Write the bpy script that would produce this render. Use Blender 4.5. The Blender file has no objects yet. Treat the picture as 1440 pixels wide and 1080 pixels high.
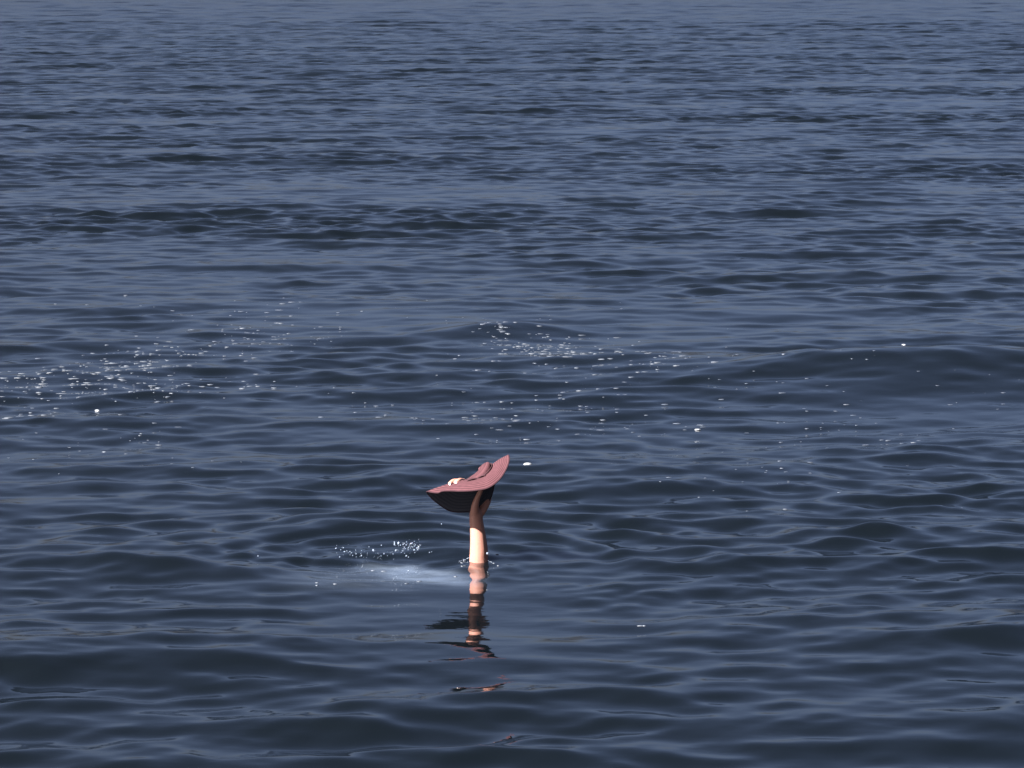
import bpy, bmesh, math
import numpy as np
from mathutils import Vector, Matrix

sc = bpy.context.scene
COL = sc.collection
R = math.radians

# ------------------------------------------------------------------ camera
FPX, CX, CY = 5000.0, 720.0, 540.0          # focal length in pixels of a 1440 px wide frame
HORIZON = -22.0                              # horizon row, just above the frame
CAM_H = 2.70
PITCH = math.atan((CY - HORIZON) / FPX)
cam_d = bpy.data.cameras.new('camera')
cam_d.sensor_width = 36.0
cam_d.lens = 36.0 * FPX / 1440.0
cam_d.clip_start, cam_d.clip_end = 0.5, 20000.0
cam_d.dof.use_dof = True
cam_d.dof.focus_distance = 16.7
cam_d.dof.aperture_fstop = 26.0
cam = bpy.data.objects.new('camera', cam_d)
cam.location = (0, 0, CAM_H)
cam.rotation_euler = (math.pi / 2 - PITCH, 0, 0)
COL.objects.link(cam)
sc.camera = cam

# ------------------------------------------------------------------ light
SUN_AZ, SUN_EL = R(236.0), R(44.0)           # behind the camera, to its left
SKY_STRENGTH, SUN_STRENGTH, EXPOSURE = 0.05, 5.0, 3.3
world = bpy.data.worlds.new('World')
sc.world = world
world.use_nodes = True
wn = world.node_tree
sky = wn.nodes.new('ShaderNodeTexSky')
sky.sky_type = 'NISHITA'
sky.sun_disc = False
sky.sun_elevation, sky.sun_rotation = SUN_EL, SUN_AZ
sky.air_density, sky.dust_density, sky.ozone_density = 0.3, 3.4, 1.0
bg = wn.nodes['Background']
bg.inputs['Strength'].default_value = SKY_STRENGTH
tone = wn.nodes.new('ShaderNodeGamma'); tone.inputs['Gamma'].default_value = 1.0       # a softer, greyer blue over the whole sky
hue = wn.nodes.new('ShaderNodeMix'); hue.data_type = 'RGBA'; hue.blend_type = 'MULTIPLY'; hue.inputs[0].default_value = 1.0
hue.inputs[7].default_value = (0.324, 0.328, 0.337, 1)
wn.links.new(sky.outputs['Color'], tone.inputs['Color'])
wn.links.new(tone.outputs['Color'], hue.inputs[6])
wn.links.new(hue.outputs[2], bg.inputs['Color'])
sun_d = bpy.data.lights.new('sun', 'SUN')
sun_d.energy, sun_d.angle, sun_d.color = SUN_STRENGTH, R(0.5), (1.0, 0.97, 0.94)
sun = bpy.data.objects.new('sun', sun_d)
to_sun = Vector((math.sin(SUN_AZ) * math.cos(SUN_EL), math.cos(SUN_AZ) * math.cos(SUN_EL), math.sin(SUN_EL)))
sun.rotation_euler = to_sun.to_track_quat('Z', 'Y').to_euler()
sun.location = (-6, 2, 12)
COL.objects.link(sun)
sc.view_settings.view_transform = 'Standard'
sc.view_settings.look = 'None'
sc.view_settings.gamma = 1.0
sc.view_settings.use_curve_mapping = False
sc.view_settings.exposure = EXPOSURE
sc.render.engine = 'CYCLES'
sc.cycles.use_denoising = True
sc.cycles.max_bounces = 6
sc.cycles.glossy_bounces = 4

# ------------------------------------------------------------------ helpers
cp, sp_ = math.cos(PITCH), math.sin(PITCH)
def ray(px, py):
    x, v = (px - CX) / FPX, (CY - py) / FPX
    return Vector((x, cp + v * sp_, -sp_ + v * cp))
def on_water(px, py, z=0.0):
    d = ray(px, py); t = (z - CAM_H) / d.z
    return Vector((d.x * t, d.y * t, z))
def at_depth(px, py, Y):
    d = ray(px, py); t = Y / d.y
    return Vector((d.x * t, Y, CAM_H + d.z * t))
ARM = on_water(673, 791)
Y0 = ARM.y
def P(px, py, dy=0.0):
    """a point seen at that place of the picture, dy metres behind the arm"""
    return at_depth(px, py, Y0 + dy)

def link(name, me, mat=None, parent=None):
    o = bpy.data.objects.new(name, me)
    COL.objects.link(o)
    if mat is not None and me is not None: me.materials.append(mat)
    if parent is not None: o.parent = parent
    return o
def tag(o, label=None, cat=None, group=None, kind=None):
    for k, v in (('label', label), ('category', cat), ('group', group), ('kind', kind)):
        if v: o[k] = v
    return o
def smooth(me):
    me.polygons.foreach_set('use_smooth', [True] * len(me.polygons)); me.update()

def new_mat(name):
    m = bpy.data.materials.new(name); m.use_nodes = True
    nt = m.node_tree
    return m, nt, nt.nodes['Principled BSDF']
def N(nt, t, **kw):
    n = nt.nodes.new(t)
    for k, v in kw.items():
        if k in n.inputs: n.inputs[k].default_value = v
        else: setattr(n, k, v)
    return n

# ------------------------------------------------------------------ the sea
rng = np.random.default_rng(11)
NC = 250
# wave components: wavelength, heading (radians off the line towards the camera), rms slope
lam = np.exp(np.linspace(math.log(0.11), math.log(14.0), NC)) * rng.uniform(0.97, 1.03, NC)
def slope_density(l):
    pts = [(0.11, .022), (0.2, .046), (0.32, .066), (0.55, .060), (1.0, .044), (2.0, .026), (4.0, .011), (8.0, .006), (14., .005)]
    return np.interp(np.log(l), [math.log(a) for a, _ in pts], [b for _, b in pts])
dlog = math.log(14.0 / 0.11) / NC
rms = slope_density(lam) * np.sqrt(dlog / 0.69) * 1.22
spread = np.interp(np.log(lam), [math.log(.11), math.log(.6), math.log(3), math.log(14)], [.75, .50, .42, .25])
head = rng.normal(0, 1, NC) * spread + 0.06
k = 2 * np.pi / lam
amp = rms * math.sqrt(2) / k
kx, ky = k * np.sin(head), -k * np.cos(head)
ph = rng.uniform(0, 2 * np.pi, NC)
CHOP = 0.75

# slow patchiness of the chop: calm lanes and ruffled lanes
eN = 14
ek = 2 * np.pi / np.exp(rng.uniform(math.log(2.2), math.log(16), eN))
eh = rng.normal(0, .5, eN)
ekx, eky, eph = ek * np.sin(eh) * 1.0, ek * np.cos(eh) * 0.55, rng.uniform(0, 6.28, eN)
def patch(x, y):
    s = np.zeros_like(x)
    for a, b, c in zip(ekx, eky, eph): s += np.sin(a * x + b * y + c)
    return s / math.sqrt(eN / 2)            # about unit variance

def row_spacing(D):
    return np.where(D < 600, 0.0022 * D, 0.012 * D)

CEN = on_water(585, 795)                     # where the swimmer's back breaks the water
def local(x, y):
    """standing shapes of this moment: swells, rings round the arm, the swimmer's wake"""
    h = np.zeros_like(x)
    def swell(px, py, A, sx, sy, tilt=0.0):
        c = on_water(px, py)
        dx, dy = x - c.x, y - c.y + tilt * (x - c.x)
        return A * np.exp(-(dx / sx) ** 2 - (dy / sy) ** 2)
    h += swell(1330, 526, .205, 1.9, .80, .04)
    h -= swell(1250, 600, .04, 2.2, 1.0)
    h += swell(850, 513, .06, 1.1, .45)
    h += swell(690, 468, .07, .55, .5)
    h += swell(1450, 900, .05, .95, .62)
    h += swell(100, 925, .035, 1.2, .75)
    h += swell(230, 800, .04, .8, .42, .55)
    h += swell(470, 745, .045, 1.0, .45, -.1)
    # rings
    r = np.hypot(x - CEN.x, (y - CEN.y))
    a = np.arctan2(y - CEN.y, x - CEN.x)
    ang = np.clip(.50 + .55 * np.sin(a), 0, 1)              # stronger behind the arm, away from the shore
    h += .0056 * np.cos(2 * np.pi * r / .45 + .4 * np.sin(2 * a + 1)) * np.exp(-((r - 2.0) / .5) ** 2) * np.clip(.55 + .5 * np.sin(a), 0, 1)
    h += .0085 * np.cos(2 * np.pi * r / .36 + .5 * np.sin(2 * a)) * np.exp(-((r - 1.25) / .55) ** 2) * ang
    h += .0046 * np.cos(2 * np.pi * r / .21 + .8 * np.sin(3 * a + 1)) * np.exp(-((r - .85) / .4) ** 2) * ang
    ra = np.hypot(x - ARM.x, y - ARM.y)
    h += .010 * (np.exp(-((x - ARM.x) / .40) ** 2 - ((y - ARM.y - .12) / .42) ** 2) - .92 * np.exp(-(ra / 1.6) ** 2))
    h -= (ARM_LIFT + ARM_TILT * (y - ARM.y)) * np.exp(-(ra / 1.6) ** 2)
    h += .0007 * np.cos(2 * np.pi * ra / .11) * np.exp(-(ra / .28) ** 2)
    h += .002 * np.exp(-((ra - .045) / .022) ** 2)          # water climbing the forearm
    return h

# confused small ripples over the swimmer's wake
wk = 2 * np.pi / rng.uniform(.10, .26, 26); wh = rng.uniform(0, 6.28, 26)
wx, wy, wp = wk * np.sin(wh), wk * np.cos(wh), rng.uniform(0, 6.28, 26)
def wake_env(x, y):
    def g(px, py, sx, sy):
        c = on_water(px, py); return np.exp(-((x - c.x) / sx) ** 2 - ((y - c.y) / sy) ** 2)
    return np.clip(g(420, 788, .55, .32) + g(560, 800, .4, .3) + .8 * g(870, 835, .28, .35) + .5 * g(720, 800, .3, .25), 0, 1.1)

def sea_surface(x, y, space):
    """displaced points (x, y, z) and the slope variance that the spacing cannot carry"""
    x = x.astype(np.float32); y = y.astype(np.float32)
    e = patch(x, y).astype(np.float32)
    env_s = np.clip(1.0 + .38 * e, .35, 2.0)
    env_m = np.clip(1.0 + .22 * e, .5, 1.6)
    off = (.79 + .81 * np.clip((y - 20) / 110, 0, 1)).astype(np.float32)      # choppier away from the shore
    calm = np.exp(-((x - ARM.x) / 1.2) ** 2 - ((y - ARM.y + .9) / 1.5) ** 2).astype(np.float32)      # flattened round the swimmer
    env_s *= 1 - .85 * np.exp(-((x - ARM.x) / .45) ** 2 - ((y - ARM.y + 1.5) / 1.9) ** 2).astype(np.float32); env_m *= 1 - .90 * calm
    env_s *= off; env_m *= off * (1 + 1.5 * np.clip((y - 180) / 320, 0, 1)).astype(np.float32)
    X, Yy, Z = x.copy(), y.copy(), np.zeros_like(x)
    lost = np.zeros_like(x)
    for i in range(NC):
        f = np.clip((lam[i] / space - 1.7) / 1.8, 0, 1).astype(np.float32)
        lost += (rms[i] ** 2) * (1 - f * f)
        use = f > 0
        if not use.any(): continue
        t = float(np.clip((math.log(lam[i]) - math.log(.35)) / (math.log(1.6) - math.log(.35)), 0, 1))
        if use.all():
            xs, ys, fs, es, em = x, y, f, env_s, env_m
        else:
            xs, ys, fs, es, em = x[use], y[use], f[use], env_s[use], env_m[use]
        A = amp[i] * fs * (es * (1 - t) + em * t)
        p = np.float32(kx[i]) * xs + np.float32(ky[i]) * ys + np.float32(ph[i])
        s, c = np.sin(p), np.cos(p)
        q = CHOP * A
        if use.all():
            Z += A * c; X -= q * s * np.float32(math.sin(head[i])); Yy += q * s * np.float32(math.cos(head[i]))
        else:
            Z[use] += A * c; X[use] -= q * s * np.float32(math.sin(head[i])); Yy[use] += q * s * np.float32(math.cos(head[i]))
    near = (y < 60)
    if near.any():
        xn, yn = x[near].astype(np.float64), y[near].astype(np.float64)
        h = local(xn, yn)
        w = wake_env(xn, yn)
        r = np.zeros_like(xn)
        m = w > .02
        if m.any():
            q = np.zeros(m.sum())
            for a, b, c_ in zip(wx, wy, wp): q += np.sin(a * xn[m] + b * yn[m] + c_) / math.hypot(a, b)
            r[m] = .030 * q * w[m]
        Z[near] += (h + r).astype(np.float32)
    return X, Yy, Z, lost

ARM_LIFT = ARM_TILT = 0.0
ARM_TILT = 0.0
_h = sea_surface(np.full(3, ARM.x), np.array([Y0, Y0 - .5, Y0 - 1.0]), np.full(3, .03))[2]
ARM_LIFT = float(_h[0]) + .004               # the water line on the forearm sits at mean level
ARM_TILT = float(np.polyfit([0, -.5, -1.0], _h, 1)[0]) - .012
def build_sea():
    D1 = [5.5]
    while D1[-1] < 11.2: D1.append(D1[-1] * 1.02)
    while D1[-1] < 35: D1.append(D1[-1] * 1.0022)
    while D1[-1] < 260: D1.append(D1[-1] * 1.0014)
    while D1[-1] < 600: D1.append(D1[-1] * 1.0024)
    while D1[-1] < 9000: D1.append(D1[-1] * 1.012)
    D = np.array(D1)
    inner = np.linspace(-.165, .165, 490)
    step = inner[1] - inner[0]
    out = [inner[-1]]
    s = step
    while out[-1] < 1.3:
        s *= 1.15; out.append(out[-1] + s)
    out = np.array(out[1:])
    U = np.concatenate([-out[::-1], inner, out])
    nr, nc = len(D), len(U)
    Yg = np.repeat(D, nc); Xg = np.outer(D, U).ravel()
    cs = np.gradient(U)
    space = np.maximum(np.repeat(np.gradient(D), nc), np.outer(D, cs).ravel() * 1.2)
    X, Y, Z, lost = sea_surface(Xg, Yg, space)
    co = np.stack([X, Y, Z], 1).astype(np.float32)
    me = bpy.data.meshes.new('sea')
    idx = np.arange(nr * nc, dtype=np.int32).reshape(nr, nc)
    quads = np.stack([idx[:-1, :-1], idx[:-1, 1:], idx[1:, 1:], idx[1:, :-1]], -1).reshape(-1, 4)
    nq = len(quads)
    me.vertices.add(nr * nc); me.vertices.foreach_set('co', co.ravel())
    me.loops.add(nq * 4); me.loops.foreach_set('vertex_index', quads.ravel())
    me.polygons.add(nq)
    me.polygons.foreach_set('loop_start', np.arange(0, nq * 4, 4, dtype=np.int32))
    me.polygons.foreach_set('use_smooth', np.ones(nq, dtype=bool))
    me.update(calc_edges=True)
    a = me.attributes.new('ruffle', 'FLOAT', 'POINT')
    a.data.foreach_set('value', np.sqrt(lost).astype(np.float32))
    # churned, air-filled water along the swimmer's back
    def g(px, py, sx, sy, tilt=0):
        c = on_water(px, py); dx = X - c.x
        return np.exp(-(np.abs(dx / sx) ** 3.5) - np.abs((Y - c.y + tilt * dx) / sy) ** 3.5)
    air = np.zeros_like(X)
    m = (Y < 25) & (np.abs(X) < 3)
    air = np.where(m, g(598, 808, .20, .17, .45) + .6 * g(545, 799, .16, .10) + .28 * g(505, 815, .3, .3) + .25 * g(650, 815, .10, .12), 0)
    b = me.attributes.new('aeration', 'FLOAT', 'POINT')
    b.data.foreach_set('value', air.astype(np.float32))
    return me

def mat_sea():
    m, nt, b = new_mat('sea_water')
    L = nt.links.new
    tc = N(nt, 'ShaderNodeTexCoord')
    at = N(nt, 'ShaderNodeAttribute', attribute_name='aeration')
    ru = N(nt, 'ShaderNodeAttribute', attribute_name='ruffle')
    mp = N(nt, 'ShaderNodeMapping'); mp.inputs['Scale'].default_value = (6, 14, 1)
    L(tc.outputs['Object'], mp.inputs['Vector'])
    no = N(nt, 'ShaderNodeTexNoise', Scale=1.0, Detail=5.0, Roughness=.65)
    L(mp.outputs['Vector'], no.inputs['Vector'])
    mr = N(nt, 'ShaderNodeMapRange'); mr.inputs[1].default_value = .10; mr.inputs[2].default_value = .60
    L(no.outputs['Fac'], mr.inputs[0])
    mu = N(nt, 'ShaderNodeMath', operation='MULTIPLY', use_clamp=True)
    L(at.outputs['Fac'], mu.inputs[0]); L(mr.outputs[0], mu.inputs[1])
    mx = N(nt, 'ShaderNodeMix', data_type='RGBA')
    mx.inputs[6].default_value = (.0010, .0016, .0022, 1)
    mx.inputs[7].default_value = (.036, .046, .064, 1)
    L(mu.outputs[0], mx.inputs[0]); L(mx.outputs[2], b.inputs['Base Color'])
    ma = N(nt, 'ShaderNodeMath', operation='MULTIPLY_ADD'); ma.inputs[1].default_value = .9; ma.inputs[2].default_value = .018
    L(ru.outputs['Fac'], ma.inputs[0]); L(ma.outputs[0], b.inputs['Roughness'])
    b.inputs['IOR'].default_value = 1.333
    # capillary texture, too fine for the mesh
    mp2 = N(nt, 'ShaderNodeMapping'); mp2.inputs['Scale'].default_value = (9, 16, 9)
    L(tc.outputs['Object'], mp2.inputs['Vector'])
    n2 = N(nt, 'ShaderNodeTexNoise', Scale=1.0, Detail=2.0, Roughness=.5)
    L(mp2.outputs['Vector'], n2.inputs['Vector'])
    bp = N(nt, 'ShaderNodeBump', Strength=1.0, Distance=.0009)
    L(n2.outputs['Fac'], bp.inputs['Height']); L(bp.outputs['Normal'], b.inputs['Normal'])
    return m
sea = link('sea', build_sea(), mat_sea())
tag(sea, 'dark slate blue rippled sea reaching away to the horizon', kind='structure')

def float_on(x, y):
    """displaced sea point for rest positions x, y"""
    sp = np.maximum(row_spacing(y), .03)
    X, Y, Z, _ = sea_surface(np.asarray(x, float), np.asarray(y, float), sp)
    return np.stack([X, Y, Z], 1)

# ------------------------------------------------------------------ materials of the things
def mat_straw(name, col, dark, rings=0.0):
    m, nt, b = new_mat(name); L = nt.links.new
    uv = N(nt, 'ShaderNodeUVMap', uv_map='UVMap')
    se = N(nt, 'ShaderNodeSeparateXYZ'); L(uv.outputs['UV'], se.inputs[0])
    wv = N(nt, 'ShaderNodeMath', operation='MULTIPLY'); wv.inputs[1].default_value = rings * 2 * math.pi
    L(se.outputs['Y'], wv.inputs[0])
    sn = N(nt, 'ShaderNodeMath', operation='SINE'); L(wv.outputs[0], sn.inputs[0])
    tc = N(nt, 'ShaderNodeTexCoord')
    no = N(nt, 'ShaderNodeTexNoise', Scale=38.0, Detail=6.0, Roughness=.7); L(tc.outputs['Object'], no.inputs['Vector'])
    ad = N(nt, 'ShaderNodeMath', operation='MULTIPLY_ADD'); ad.inputs[1].default_value = .36 if rings else 0.0
    L(sn.outputs[0], ad.inputs[0]); L(no.outputs['Fac'], ad.inputs[2])
    mr = N(nt, 'ShaderNodeMapRange'); mr.inputs[1].default_value = .2; mr.inputs[2].default_value = .8
    L(ad.outputs[0], mr.inputs[0])
    mx = N(nt, 'ShaderNodeMix', data_type='RGBA')
    mx.inputs[6].default_value = (*dark, 1); mx.inputs[7].default_value = (*col, 1)
    L(mr.outputs[0], mx.inputs[0]); L(mx.outputs[2], b.inputs['Base Color'])
    b.inputs['Roughness'].default_value = .9
    b.inputs['Specular IOR Level'].default_value = .1
    bp = N(nt, 'ShaderNodeBump', Strength=.6, Distance=.002)
    L(ad.outputs[0], bp.inputs['Height']); L(bp.outputs['Normal'], b.inputs['Normal'])
    return m
M_BRIM = mat_straw('hat_straw', (.044, .0172, .0205), (.021, .0078, .0096), 10)
M_CROWN = mat_straw('crown_straw', (.043, .0168, .0200), (.025, .0093, .0112), 8)
M_BIND = mat_straw('edge_binding_cloth', (.020, .008, .011), (.014, .006, .008))
M_UNDER = mat_straw('brim_underside', (.030, .031, .038), (.022, .023, .029), 13)  # separate grey-navy colour for the lower face of the brim
M_RIB = mat_straw('ribbon_cloth', (.028, .0118, .0145), (.016, .0064, .0083))

def mat_skin():
    m, nt, b = new_mat('skin'); L = nt.links.new
    tc = N(nt, 'ShaderNodeTexCoord')
    no = N(nt, 'ShaderNodeTexNoise', Scale=30.0, Detail=5.0, Roughness=.6); L(tc.outputs['Object'], no.inputs['Vector'])
    mx = N(nt, 'ShaderNodeMix', data_type='RGBA')
    mx.inputs[6].default_value = (.205, .093, .068, 1); mx.inputs[7].default_value = (.228, .112, .088, 1)
    L(no.outputs['Fac'], mx.inputs[0]); L(mx.outputs[2], b.inputs['Base Color'])
    b.inputs['Roughness'].default_value = .45
    b.inputs['Specular IOR Level'].default_value = .2
    b.inputs['Subsurface Weight'].default_value = .08
    b.inputs['Subsurface Radius'].default_value = (.012, .005, .003)
    b.inputs['Coat Weight'].default_value = .0
    b.inputs['Coat Roughness'].default_value = .15
    bp = N(nt, 'ShaderNodeBump', Strength=.2, Distance=.002)
    L(no.outputs['Fac'], bp.inputs['Height']); L(bp.outputs['Normal'], b.inputs['Normal'])
    return m
M_SKIN = mat_skin()
m, nt, b = new_mat('fingernail'); b.inputs['Base Color'].default_value = (.75, .55, .48, 1); b.inputs['Roughness'].default_value = .2
M_NAIL = m
m, nt, b = new_mat('sea_foam')
b.inputs['Base Color'].default_value = (.62, .66, .72, 1); b.inputs['Roughness'].default_value = .6
_tc = N(nt, 'ShaderNodeTexCoord'); _no = N(nt, 'ShaderNodeTexNoise', Scale=22.0, Detail=2.0)
nt.links.new(_tc.outputs['Object'], _no.inputs['Vector'])
_cr = N(nt, 'ShaderNodeMix', data_type='RGBA'); _cr.inputs[6].default_value = (.004, .006, .010, 1); _cr.inputs[7].default_value = (.024, .031, .045, 1)
nt.links.new(_no.outputs['Fac'], _cr.inputs[0]); nt.links.new(_cr.outputs[2], b.inputs['Base Color'])
M_FOAM = m
m, nt, b = new_mat('bright_foam'); b.inputs['Base Color'].default_value = (.11, .115, .125, 1); b.inputs['Roughness'].default_value = .5
M_CLUMP = m
m, nt, b = new_mat('water_drop'); b.inputs['Base Color'].default_value = (.25, .29, .36, 1); b.inputs['Roughness'].default_value = .05
b.inputs['Transmission Weight'].default_value = .6; b.inputs['IOR'].default_value = 1.33
M_DROP = m

# ------------------------------------------------------------------ the hat
def catmull(pts, n, closed=True):
    pts = np.array(pts, float); m_ = len(pts)
    # by arc length
    seg = np.linalg.norm(np.roll(pts, -1, 0) - pts, axis=1)
    cum = np.concatenate([[0], np.cumsum(seg)])
    out = []
    for t in np.linspace(0, cum[-1], n, endpoint=False):
        i = int(np.searchsorted(cum, t, 'right') - 1); i = min(i, m_ - 1)
        u = (t - cum[i]) / max(seg[i], 1e-9)
        p0, p1, p2, p3 = pts[(i - 1) % m_], pts[i], pts[(i + 1) % m_], pts[(i + 2) % m_]
        out.append(.5 * ((2 * p1) + (-p0 + p2) * u + (2 * p0 - 5 * p1 + 4 * p2 - p3) * u * u + (-p0 + 3 * p1 - 3 * p2 + p3) * u ** 3))
    return np.array(out)
edge_px = [(600, 692, .00), (607, 693, -.03), (616, 693.0, -.07), (622, 690.5, -.10), (632, 690.5, -.14), (650, 691, -.185), (666, 690.5, -.20),
           (682, 687.5, -.20), (694, 681.5, -.185), (704, 673, -.15), (712, 660, -.10), (716, 648, -.05), (714.5, 639.5, .00),
           (708, 648, .05), (699, 664, .085), (695, 682, .09), (691, 698, .08), (681, 713, .065),
           (668, 720, .058), (654, 720.5, .055), (641, 719.5, .05), (629, 716.5, .045), (616, 708, .035), (606, 699.5, .018)]
edge = [P(*q) for q in edge_px]
# the crown joins the brim on a squashed ring along the ridge
ring_px = [(656, 674.5, -.02), (660, 675.8, -.055), (668, 675.2, -.085), (678, 671.5, -.095), (686, 665.5, -.08), (690.5, 659.5, -.05),
           (691, 655.0, -.015), (687, 656.5, .015), (680, 661, .03), (670, 667.0, .03), (661, 671.5, .01)]
ring = [P(*q) for q in ring_px]
NT, NS = 144, 22
E = catmull(edge, 720); G = catmull(ring, 720)
cen = G.mean(0)
def polar(C, c):
    d = C - c; return np.arctan2(d[:, 1] * 1.0, d[:, 0])       # heading in plan
# match ring and edge by fraction of their loops (both start at the left tip and run along the near side)
Ei = E[np.linspace(0, 719, NT, endpoint=False).astype(int)]
# ring fraction is taken by the same plan heading as the edge point
Eang = polar(Ei, cen); Gang = polar(G, cen)
Gi = np.array([G[np.argmin(np.abs(np.angle(np.exp(1j * (Gang - a)))))] for a in Eang])
for _ in range(6): Gi = (np.roll(Gi, 1, 0) + 2 * Gi + np.roll(Gi, -1, 0)) / 4

def strip_mesh(name, rows, uvs, closed_u=True, thick=0.0):
    """rows[s][t] of points -> quads; uv y follows s"""
    bm = bmesh.new(); uvl = bm.loops.layers.uv.new('UVMap')
    V = [[bm.verts.new(p) for p in r] for r in rows]
    n = len(rows[0])
    for s in range(len(rows) - 1):
        for t in range(n if closed_u else n - 1):
            t2 = (t + 1) % n
            f = bm.faces.new((V[s][t], V[s][t2], V[s + 1][t2], V[s + 1][t]))
            for lp, (us, ut) in zip(f.loops, ((s, t), (s, t + 1), (s + 1, t + 1), (s + 1, t))):
                lp[uvl].uv = (ut / n, uvs[us])
            f.smooth = True
    bmesh.ops.recalc_face_normals(bm, faces=bm.faces)
    me = bpy.data.meshes.new(name); bm.to_mesh(me); bm.free()
    return me

hat_base = P(671, 681, -.02)
hat = bpy.data.objects.new('sun_hat', None); COL.objects.link(hat)
hat.location = hat_base; hat.empty_display_size = .1
tag(hat, 'floppy wide brimmed dusty pink sun hat held up above the sea', 'hat')
HB = np.array(hat_base)
rows, uvs = [], []
tt = np.arange(NT) / NT
farness = np.clip((Ei[:, 1] - Gi[:, 1]) / .10, 0, 1)           # 1 on the far side
nearness = np.clip((Gi[:, 1] - Ei[:, 1]) / .10, 0, 1)
for s in np.linspace(0, 1, NS):
    p = Gi * (1 - s) + Ei * s
    bul = math.sin(math.pi * s)
    p[:, 1] += .045 * bul * farness                               # the far side hangs like a curtain
    p[:, 2] += .010 * bul * nearness + .004 * bul
    wob = .0028 * s * s * np.sin(2 * np.pi * (5 * tt + .2)) + .002 * s * np.sin(2 * np.pi * (9 * tt))
    p[:, 2] += wob * (.4 + .6 * farness)
    rows.append(p - HB); uvs.append(s)
brim_me = strip_mesh('brim', rows, uvs)
brim = link('brim', brim_me, M_BRIM, hat)
brim_me.materials.append(M_UNDER)
sol = brim.modifiers.new('thickness', 'SOLIDIFY'); sol.thickness = .003; sol.offset = 0; sol.material_offset = 1; sol.material_offset_rim = 1
if brim_me.polygons[0].normal.z < 0: brim_me.flip_normals()

def tube_closed(name, pts, r, mat, parent, seg=8, closed=True):
    pts = np.array(pts); n = len(pts); rings_ = []
    for i in range(n):
        a, c = pts[(i - 1) % n] if closed or i else pts[0], pts[(i + 1) % n] if closed or i < n - 1 else pts[-1]
        d = Vector(c - a).normalized(); u = d.cross(Vector((.3, .2, 1))).normalized(); v = d.cross(u)
        rr = r(i / n) if callable(r) else r
        rings_.append([pts[i] + rr * (math.cos(2 * math.pi * q / seg) * np.array(u) + math.sin(2 * math.pi * q / seg) * np.array(v)) for q in range(seg)])
    if closed: rings_.append(rings_[0])
    return link(name, strip_mesh(name, rings_, [i / len(rings_) for i in range(len(rings_))]), mat, parent)
tube_closed('edge_binding', rows[-1], .0026, M_BIND, hat)

# crown: dome pulled up from the ring, its top creased and slumped to the left
up = np.array(P(690, 648, 0)) - np.array(P(696, 662, 0)); up = up / np.linalg.norm(up) * .45 + np.array((0, 0, .55)); up /= np.linalg.norm(up)     # across the ridge, gravity pulling it upright
alng = np.array(P(700, 650, 0)) - np.array(P(650, 676, 0)); alng /= np.linalg.norm(alng)
ringc = Gi.mean(0)
crows, cuv = [], []
H = .031
prof = [(1.0, .0), (.985, .12), (.96, .32), (.93, .52), (.88, .72), (.78, .88), (.6, .98), (.38, 1.0), (.18, .94), (.02, .90)]
for rs, hh in prof:
    d = Gi - ringc
    al = d @ alng
    lean = np.clip(al / .06, -1, 1)
    p = ringc + d * rs + np.outer(np.full(NT, H * hh) * (.52 + .48 * lean), up)
    crows.append(p - HB); cuv.append(hh)
crown = link('crown', strip_mesh('crown', crows, cuv), M_CROWN, hat)
so = crown.modifiers.new('thickness', 'SOLIDIFY'); so.thickness = .003; so.offset = -1
# ribbon round the foot of the crown with a loose bow
brows, buv = [], []
for rs, hh, o_ in ((1.03, .02, 0), (1.05, .12, 0), (1.045, .26, 0), (1.02, .34, 0)):
    d = Gi - ringc; lean = np.clip((d @ alng) / .06, -1, 1)
    p = ringc + d * rs + np.outer(np.full(NT, H * hh) * (.52 + .48 * lean), up)
    brows.append(p - HB); buv.append(hh)
band = link('hat_band', strip_mesh('hat_band', brows, buv), M_RIB, hat)
so = band.modifiers.new('thickness', 'SOLIDIFY'); so.thickness = .0025; so.offset = 1
def bow_loop(a, b_, w, sag):
    a, b_ = np.array(a), np.array(b_); rr = []
    n = 18
    d = (b_ - a); L_ = np.linalg.norm(d); d /= L_
    nrm = np.cross(d, (0, 1, 0)); nrm /= np.linalg.norm(nrm)
    for j in (-1, -.4, .4, 1):
        row = []
        for i in range(n):
            th = 2 * math.pi * i / n
            q = a + d * L_ * (.5 - .5 * math.cos(th)) + nrm * sag * math.sin(th) * (1 - .25 * j * j)
            ww = w * (.35 + .65 * (.5 - .5 * math.cos(th)))
            row.append(q + np.array((0, 1, .15)) * ww * j * .5 - HB)
        rr.append(row)
    return rr
kn = P(671, 673, -.09)
for q, w, sg in ((P(657, 675.5, -.095), .030, .006), (P(683, 667.5, -.10), .030, .007)):
    o = link('bow_loop', strip_mesh('bow_loop', bow_loop(kn, q, w, sg), [0, .3, .6, 1]), M_RIB, band)
    so = o.modifiers.new('thickness', 'SOLIDIFY'); so.thickness = .002

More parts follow.
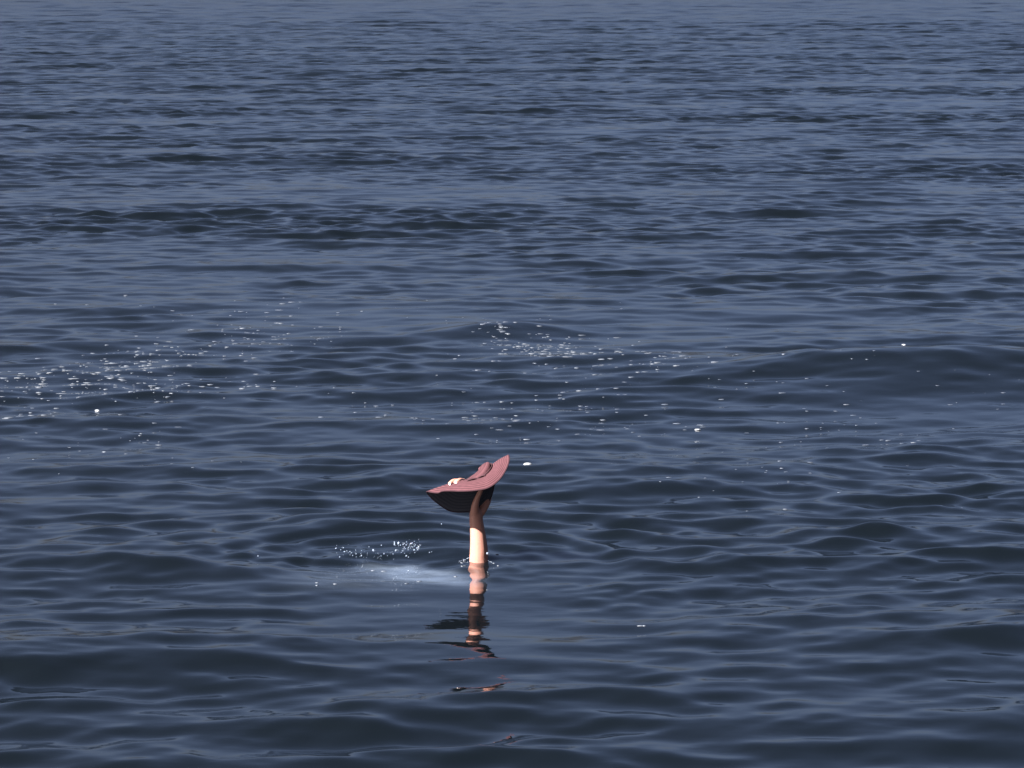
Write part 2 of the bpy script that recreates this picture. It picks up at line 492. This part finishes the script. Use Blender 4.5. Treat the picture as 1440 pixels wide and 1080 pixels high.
# ------------------------------------------------------------------ the person
def capsule_chain(bm, pts, seg=18):
    """a rounded tapering limb through (point, radius) pairs"""
    pts = [(Vector(p), r) for p, r in pts]
    # resample smoothly
    ctrl = np.array([[*p, r] for p, r in pts])
    n = len(ctrl); fine = []
    for i in range(n - 1):
        p0, p1, p2, p3 = ctrl[max(i - 1, 0)], ctrl[i], ctrl[i + 1], ctrl[min(i + 2, n - 1)]
        for u in np.linspace(0, 1, 7, endpoint=False):
            fine.append(.5 * ((2 * p1) + (-p0 + p2) * u + (2 * p0 - 5 * p1 + 4 * p2 - p3) * u * u + (-p0 + 3 * p1 - 3 * p2 + p3) * u ** 3))
    fine.append(ctrl[-1]); fine = np.array(fine)
    d0 = Vector(fine[1][:3] - fine[0][:3]).normalized(); d1 = Vector(fine[-1][:3] - fine[-2][:3]).normalized()
    lst = []
    for a in (80, 60, 40, 20):
        lst.append((Vector(fine[0][:3]) - d0 * float(fine[0][3] * math.sin(R(a))), fine[0][3] * math.cos(R(a)), d0))
    for i, f in enumerate(fine):
        d = Vector(fine[min(i + 1, len(fine) - 1)][:3] - fine[max(i - 1, 0)][:3]).normalized()
        lst.append((Vector(f[:3]), f[3], d))
    for a in (20, 40, 60, 80):
        lst.append((Vector(fine[-1][:3]) + d1 * float(fine[-1][3] * math.sin(R(a))), fine[-1][3] * math.cos(R(a)), d1))
    prev = None; u = None; first = None
    for c, r, d in lst:
        r = float(r)
        u = (d.orthogonal() if u is None else (u - d * u.dot(d))).normalized(); v = d.cross(u)
        rg = [bm.verts.new(c + r * (math.cos(2 * math.pi * q / seg) * u + math.sin(2 * math.pi * q / seg) * v)) for q in range(seg)]
        if prev:
            for q in range(seg): bm.faces.new((prev[q], prev[(q + 1) % seg], rg[(q + 1) % seg], rg[q]))
        else: first = rg
        prev = rg
    bm.faces.new(first[::-1]); bm.faces.new(prev)
px = 1.0 / 300.0
def person_mesh():
    bm = bmesh.new()
    dz = ARM.z
    A0 = ARM
    wrist = P(669.3, 728, .055)
    elbow = A0 + Vector((.015, .05, -.10))
    shoulder = A0 + Vector((-.10, .06, -.40))
    # forearm and upper arm
    capsule_chain(bm, [(shoulder, .062), (A0 + Vector((-.04, .055, -.25)), .052), (elbow, .047),
                       (P(673.5, 791, .05), .0450), (P(673.6, 775, .05), .0430), (P(672.6, 758, .05), .0385),
                       (P(671.2, 744, .052), .0345), (P(669.6, 731, .055), .0325), (P(669.8, 722, .06), .0320)])
    # palm: five bones fanning out to the knuckles, behind the brim's edge
    kn_ = {'index': P(656, 700, .100), 'middle': P(664, 692, .112), 'ring': P(674, 690, .118), 'little': P(683, 693, .112)}
    for nme, q in kn_.items():
        capsule_chain(bm, [(P(669.8, 724, .062), .027), ((P(669.8, 724, .062) + q) / 2 + Vector((0, .006, 0)), .0185), (q, .0135)])
    capsule_chain(bm, [(P(676, 720, .065), .022), (P(684, 706, .085), .020), (P(688, 696, .10), .014)])     # heel of the hand
    # thumb, in front of the brim
    capsule_chain(bm, [(P(668, 724, .05), .024), (P(668, 712, .026), .0185), (P(671, 701, .012), .0135), (P(675, 692, .004), .0115), (P(678, 685, -.004), .0095)])
    # fingers: two reach over the ridge of the hat, two hold its back
    capsule_chain(bm, [(kn_['index'], .0130), (P(648, 684, .095), .0115), (P(643.5, 677.5, .055), .0125), (P(638, 677.0, .012), .0125), (P(633, 680.0, -.026), .0105)])
    capsule_chain(bm, [(kn_['middle'], .0130), (P(654, 678, .105), .0115), (P(650, 676.0, .065), .0120), (P(645.5, 676.0, .014), .0120), (P(641.5, 679.5, -.028), .0100)])
    capsule_chain(bm, [(kn_['ring'], .0125), (P(668, 681, .112), .0105), (P(662, 680, .110), .0095), (P(657, 682, .100), .0080)])
    capsule_chain(bm, [(kn_['little'], .0110), (P(681, 684, .116), .0095), (P(676, 680, .112), .0085), (P(672, 680, .108), .0070)])
    # trunk, head and other limbs below the surface
    hip = A0 + Vector((-.62, .20, -.62)); neck = A0 + Vector((-.16, .02, -.42)); sh2 = A0 + Vector((-.20, .40, -.46))
    capsule_chain(bm, [(hip, .15), ((hip + neck) / 2 + Vector((0, .08, -.02)), .145), (A0 + Vector((-.20, .2, -.47)), .14)])
    capsule_chain(bm, [(shoulder, .065), (A0 + Vector((-.18, .22, -.42)), .09), (sh2, .065)])
    capsule_chain(bm, [(A0 + Vector((-.18, .16, -.44)), .06), (A0 + Vector((-.02, .20, -.36)), .055)])
    capsule_chain(bm, [(A0 + Vector((.02, .20, -.37)), .085), (A0 + Vector((.10, .21, -.33)), .088)])
    capsule_chain(bm, [(sh2, .055), (A0 + Vector((-.28, .60, -.60)), .045), (A0 + Vector((-.12, .72, -.74)), .032)])
    for sgn in (-1, 1):
        capsule_chain(bm, [(hip + Vector((-.04, .09 * sgn, -.02)), .085), (hip + Vector((-.42, .10 * sgn, -.16)), .060), (hip + Vector((-.78, .11 * sgn, -.12)), .042)])
    me = bpy.data.meshes.new('person_rough'); bm.to_mesh(me); bm.free()
    o = bpy.data.objects.new('person_rough', me); COL.objects.link(o)
    rm = o.modifiers.new('union', 'REMESH'); rm.mode = 'VOXEL'; rm.voxel_size = .0036; rm.use_smooth_shade = True
    sm = o.modifiers.new('relax', 'SMOOTH'); sm.factor = .5; sm.iterations = 5
    dg = bpy.context.evaluated_depsgraph_get()
    out = bpy.data.meshes.new_from_object(o.evaluated_get(dg))
    bpy.data.objects.remove(o)
    out.name = 'person'
    return out
person_me = person_mesh()
person_me.transform(Matrix.Translation(-ARM)); smooth(person_me)
person = link('person', person_me, M_SKIN); person.location = ARM
person_me.materials.clear(); person_me.materials.append(M_SKIN)
tag(person, 'bare forearm of a submerged swimmer rising from the sea to hold a hat', 'person')
# nails on the two fingertips that show over the hat
for q, d in ((P(632.6, 680.5, -.036), (-.3, -1, .25)), (P(641.3, 680.0, -.038), (-.1, -1, .25))):
    bm = bmesh.new(); bmesh.ops.create_uvsphere(bm, u_segments=12, v_segments=8, radius=1)
    bmesh.ops.scale(bm, vec=(.0050, .0016, .0066), verts=bm.verts)
    me = bpy.data.meshes.new('fingernail'); bm.to_mesh(me); bm.free(); smooth(me)
    o = link('fingernail', me, M_NAIL, person); o.location = Vector(q) - ARM
    o.rotation_euler = Vector(d).to_track_quat('-Y', 'Z').to_euler()

# ------------------------------------------------------------------ foam
def blob(verts, faces, c, a, b_, h, rg, n=9, yaw=0.0):
    """a low uneven cushion of foam, half sunk"""
    base = len(verts)
    ph_ = rg.uniform(0, 6.28, 3)
    out = [1 + .28 * math.sin(2 * t + ph_[0]) + .16 * math.sin(3 * t + ph_[1]) + .1 * math.sin(5 * t + ph_[2]) for t in np.linspace(0, 2 * math.pi, n, endpoint=False)]
    for f, z in ((1.0, -1.0), (.86, .45), (.45, .9)):
        for i in range(n):
            t = 2 * math.pi * i / n + yaw
            verts.append((c[0] + a * out[i] * f * math.cos(t), c[1] + b_ * out[i] * f * math.sin(t), c[2] + h * z))
    verts.append((c[0], c[1], c[2] + h))
    for lv in range(2):
        for i in range(n):
            j = (i + 1) % n
            faces.append((base + lv * n + i, base + lv * n + j, base + (lv + 1) * n + j, base + (lv + 1) * n + i))
    for i in range(n): faces.append((base + 2 * n + i, base + 2 * n + (i + 1) % n, base + 3 * n))
rf = np.random.default_rng(5)
spots = []                                                        # picture places of the drifting flecks, and a size factor
def band_of(x0, y0, x1, y1, w, n, size, clump=1.0):
    """flecks along a lane of foam, in loose rafts"""
    kk = max(int(n / 5), 1)
    seeds = [(rf.uniform(0, 1), rf.normal(0, w)) for _ in range(kk)]
    for _ in range(n):
        if rf.random() < .75 * clump:
            u, v = seeds[rf.integers(kk)]; u += rf.normal(0, .07); v += rf.normal(0, w * .45)
        else: u, v = rf.uniform(-.03, 1.03), rf.normal(0, w * 1.2)
        spots.append((x0 + (x1 - x0) * u, y0 + (y1 - y0) * u + v, size * float(min(np.exp(rf.normal(0, .5)), 1.9))))
band_of(-20, 548, 250, 520, 15, 260, .9)
band_of(120, 505, 470, 468, 12, 150, .85)
band_of(180, 548, 420, 532, 6, 70, .9)
band_of(-10, 590, 80, 578, 4, 22, 1.1)
band_of(690, 470, 900, 500, 10, 170, .9)
band_of(740, 500, 990, 520, 9, 80, 1.0)
band_of(640, 510, 1010, 545, 12, 45, .85)
band_of(430, 565, 900, 575, 14, 75, .75)
band_of(600, 590, 980, 600, 12, 55, .7)
band_of(980, 575, 1440, 600, 22, 45, .65)
band_of(1000, 500, 1440, 545, 18, 26, .65)
band_of(0, 630, 330, 620, 18, 34, .7)
band_of(60, 432, 500, 425, 12, 26, .8)
band_of(1000, 630, 1440, 650, 22, 22, .6)
band_of(700, 665, 1200, 700, 30, 9, .5)
band_of(520, 430, 1440, 450, 16, 20, .6)
S = [on_water(a, b_) for a, b_, _ in spots]
pos = float_on(np.array([q.x for q in S]), np.array([q.y for q in S]))
V, F = [], []
for c, (_, _, sz) in zip(pos, spots):
    a = .0076 * sz
    blob(V, F, c, a * rf.uniform(1.1, 2.7), a * rf.uniform(.8, 1.5), a * rf.uniform(.18, .32), rf, 9, rf.uniform(-.3, .3))
# shreds of foam around the forearm and over the wake
extra = [(649, 790, .55), (653, 788.5, .4), (690, 790, .35), (694, 792, .4), (700, 795, .3), (650, 797, .3), (540, 803, .6), (590, 815, .7),
         (572, 819, .6), (640, 809, .6), (470, 825, .7), (900, 881, .7), (905, 881, .6), (145, 629, .8), (1105, 712, .6), (445, 823, .6), (700, 783, .4), (445, 827, .5), (525, 800, .5)]
S2 = [on_water(a, b_) for a, b_, _ in extra]
for c, (_, _, sz) in zip(float_on(np.array([q.x for q in S2]), np.array([q.y for q in S2])), extra):
    blob(V, F, c, .010 * sz * 1.8, .010 * sz, .003, rf, 9)
me = bpy.data.meshes.new('foam_flecks'); me.from_pydata(V, [], F); smooth(me)
tag(link('foam_flecks', me, M_FOAM), 'scattered pale foam flecks drifting on the dark water', 'foam', kind='stuff')

clumps = [(741, 657.5, .023, 'largest bright white foam clump, floating beside the brim of the hat'),
          (981, 597, .013, 'small bright white foam clump below the large dark swell'),
          (136, 567, .015, 'bright white foam clump at the lower edge of the dense fleck raft'),
          (1272, 487, .014, 'bright white foam clump riding on the crest of the large dark swell')]
S3 = [on_water(a, b_) for a, b_, _, _ in clumps]
for c, (_, _, sz, lab) in zip(float_on(np.array([q.x for q in S3]), np.array([q.y for q in S3])), clumps):
    V, F = [], []
    blob(V, F, (0, 0, 0), sz * 1.15, sz * .8, sz * .24, rf, 20)
    me = bpy.data.meshes.new('foam_clump'); me.from_pydata(V, [], F); smooth(me)
    o = link('foam_clump', me, M_CLUMP); o.location = Vector(c) + Vector((0, 0, .005))
    tag(o, lab, 'foam', 'bright foam clumps')

# ------------------------------------------------------------------ splash
rs_ = np.random.default_rng(9)
bm = bmesh.new()
def drop(p, r, stretch=1.0):
    mtx = Matrix.Translation(p) @ Matrix.Rotation(rs_.uniform(-1.2, 1.2), 4, 'Y') @ Matrix.Diagonal((r, r, r * stretch, 1))
    bmesh.ops.create_icosphere(bm, subdivisions=1, radius=1, matrix=mtx)
Ys = on_water(540, 790).y
arc = [(473, 771), (479, 773), (483, 769), (485, 775), (488, 775), (492, 776), (496, 781), (501, 779), (509, 782), (517, 778), (525, 774), (537, 767),
       (541, 779), (545, 781), (553, 778), (555, 762), (561, 763), (555, 765), (557, 774), (567, 775), (574, 774), (569, 764), (563, 766), (583, 774), (588, 773), (588, 770), (571, 782), (574, 783), (520, 769), (477, 783)]
for a, b_ in arc: drop(at_depth(a + rs_.normal(0, .6), b_ + rs_.normal(0, .5), Ys + rs_.normal(0, .05)), .0027 * math.exp(rs_.normal(0, .3)), rs_.uniform(1, 1.8))
for _ in range(80):
    u = rs_.random()
    a = 472 + 120 * u; b_ = 772 + 9 * math.sin(u * 3.1) - (6 if u > .7 else 0) + rs_.normal(0, 4)
    drop(at_depth(a, b_, Ys + rs_.normal(0, .06)), .0012 * math.exp(rs_.normal(0, .3)), rs_.uniform(1, 2))
for _ in range(60): drop(at_depth(rs_.uniform(566, 592), rs_.normal(768, 3.5), Ys + rs_.normal(0, .05)), .0011 * math.exp(rs_.normal(0, .35)), rs_.uniform(1, 2))
for a, b_, r in ((685.5, 778.5, .0058), (687.5, 780, .002), (621, 737, .0028), (604, 777, .0025), (607, 776, .002), (363, 782, .003)):
    drop(P(a, b_, -.05), r, 1.3)
for (xa, ya), (xb, yb), nn in (((645, 791), (661, 784), 16), ((650, 792), (660, 790), 7), ((687, 788), (703, 795), 12), ((690, 793), (698, 797), 6)):
    for q in range(nn):            # beads of the film that clings to the forearm
        u = q / (nn - 1)
        drop(P(xa + (xb - xa) * u + rs_.normal(0, .5), ya + (yb - ya) * u ** .7 + rs_.normal(0, .35), -.01 + rs_.normal(0, .01)), .0015 * math.exp(rs_.normal(0, .3)), 1.2)
me = bpy.data.meshes.new('splash_droplets'); bm.to_mesh(me); bm.free(); smooth(me)
tag(link('splash_droplets', me, M_DROP), 'glittering spray of droplets thrown up beside the arm', 'spray', kind='stuff')
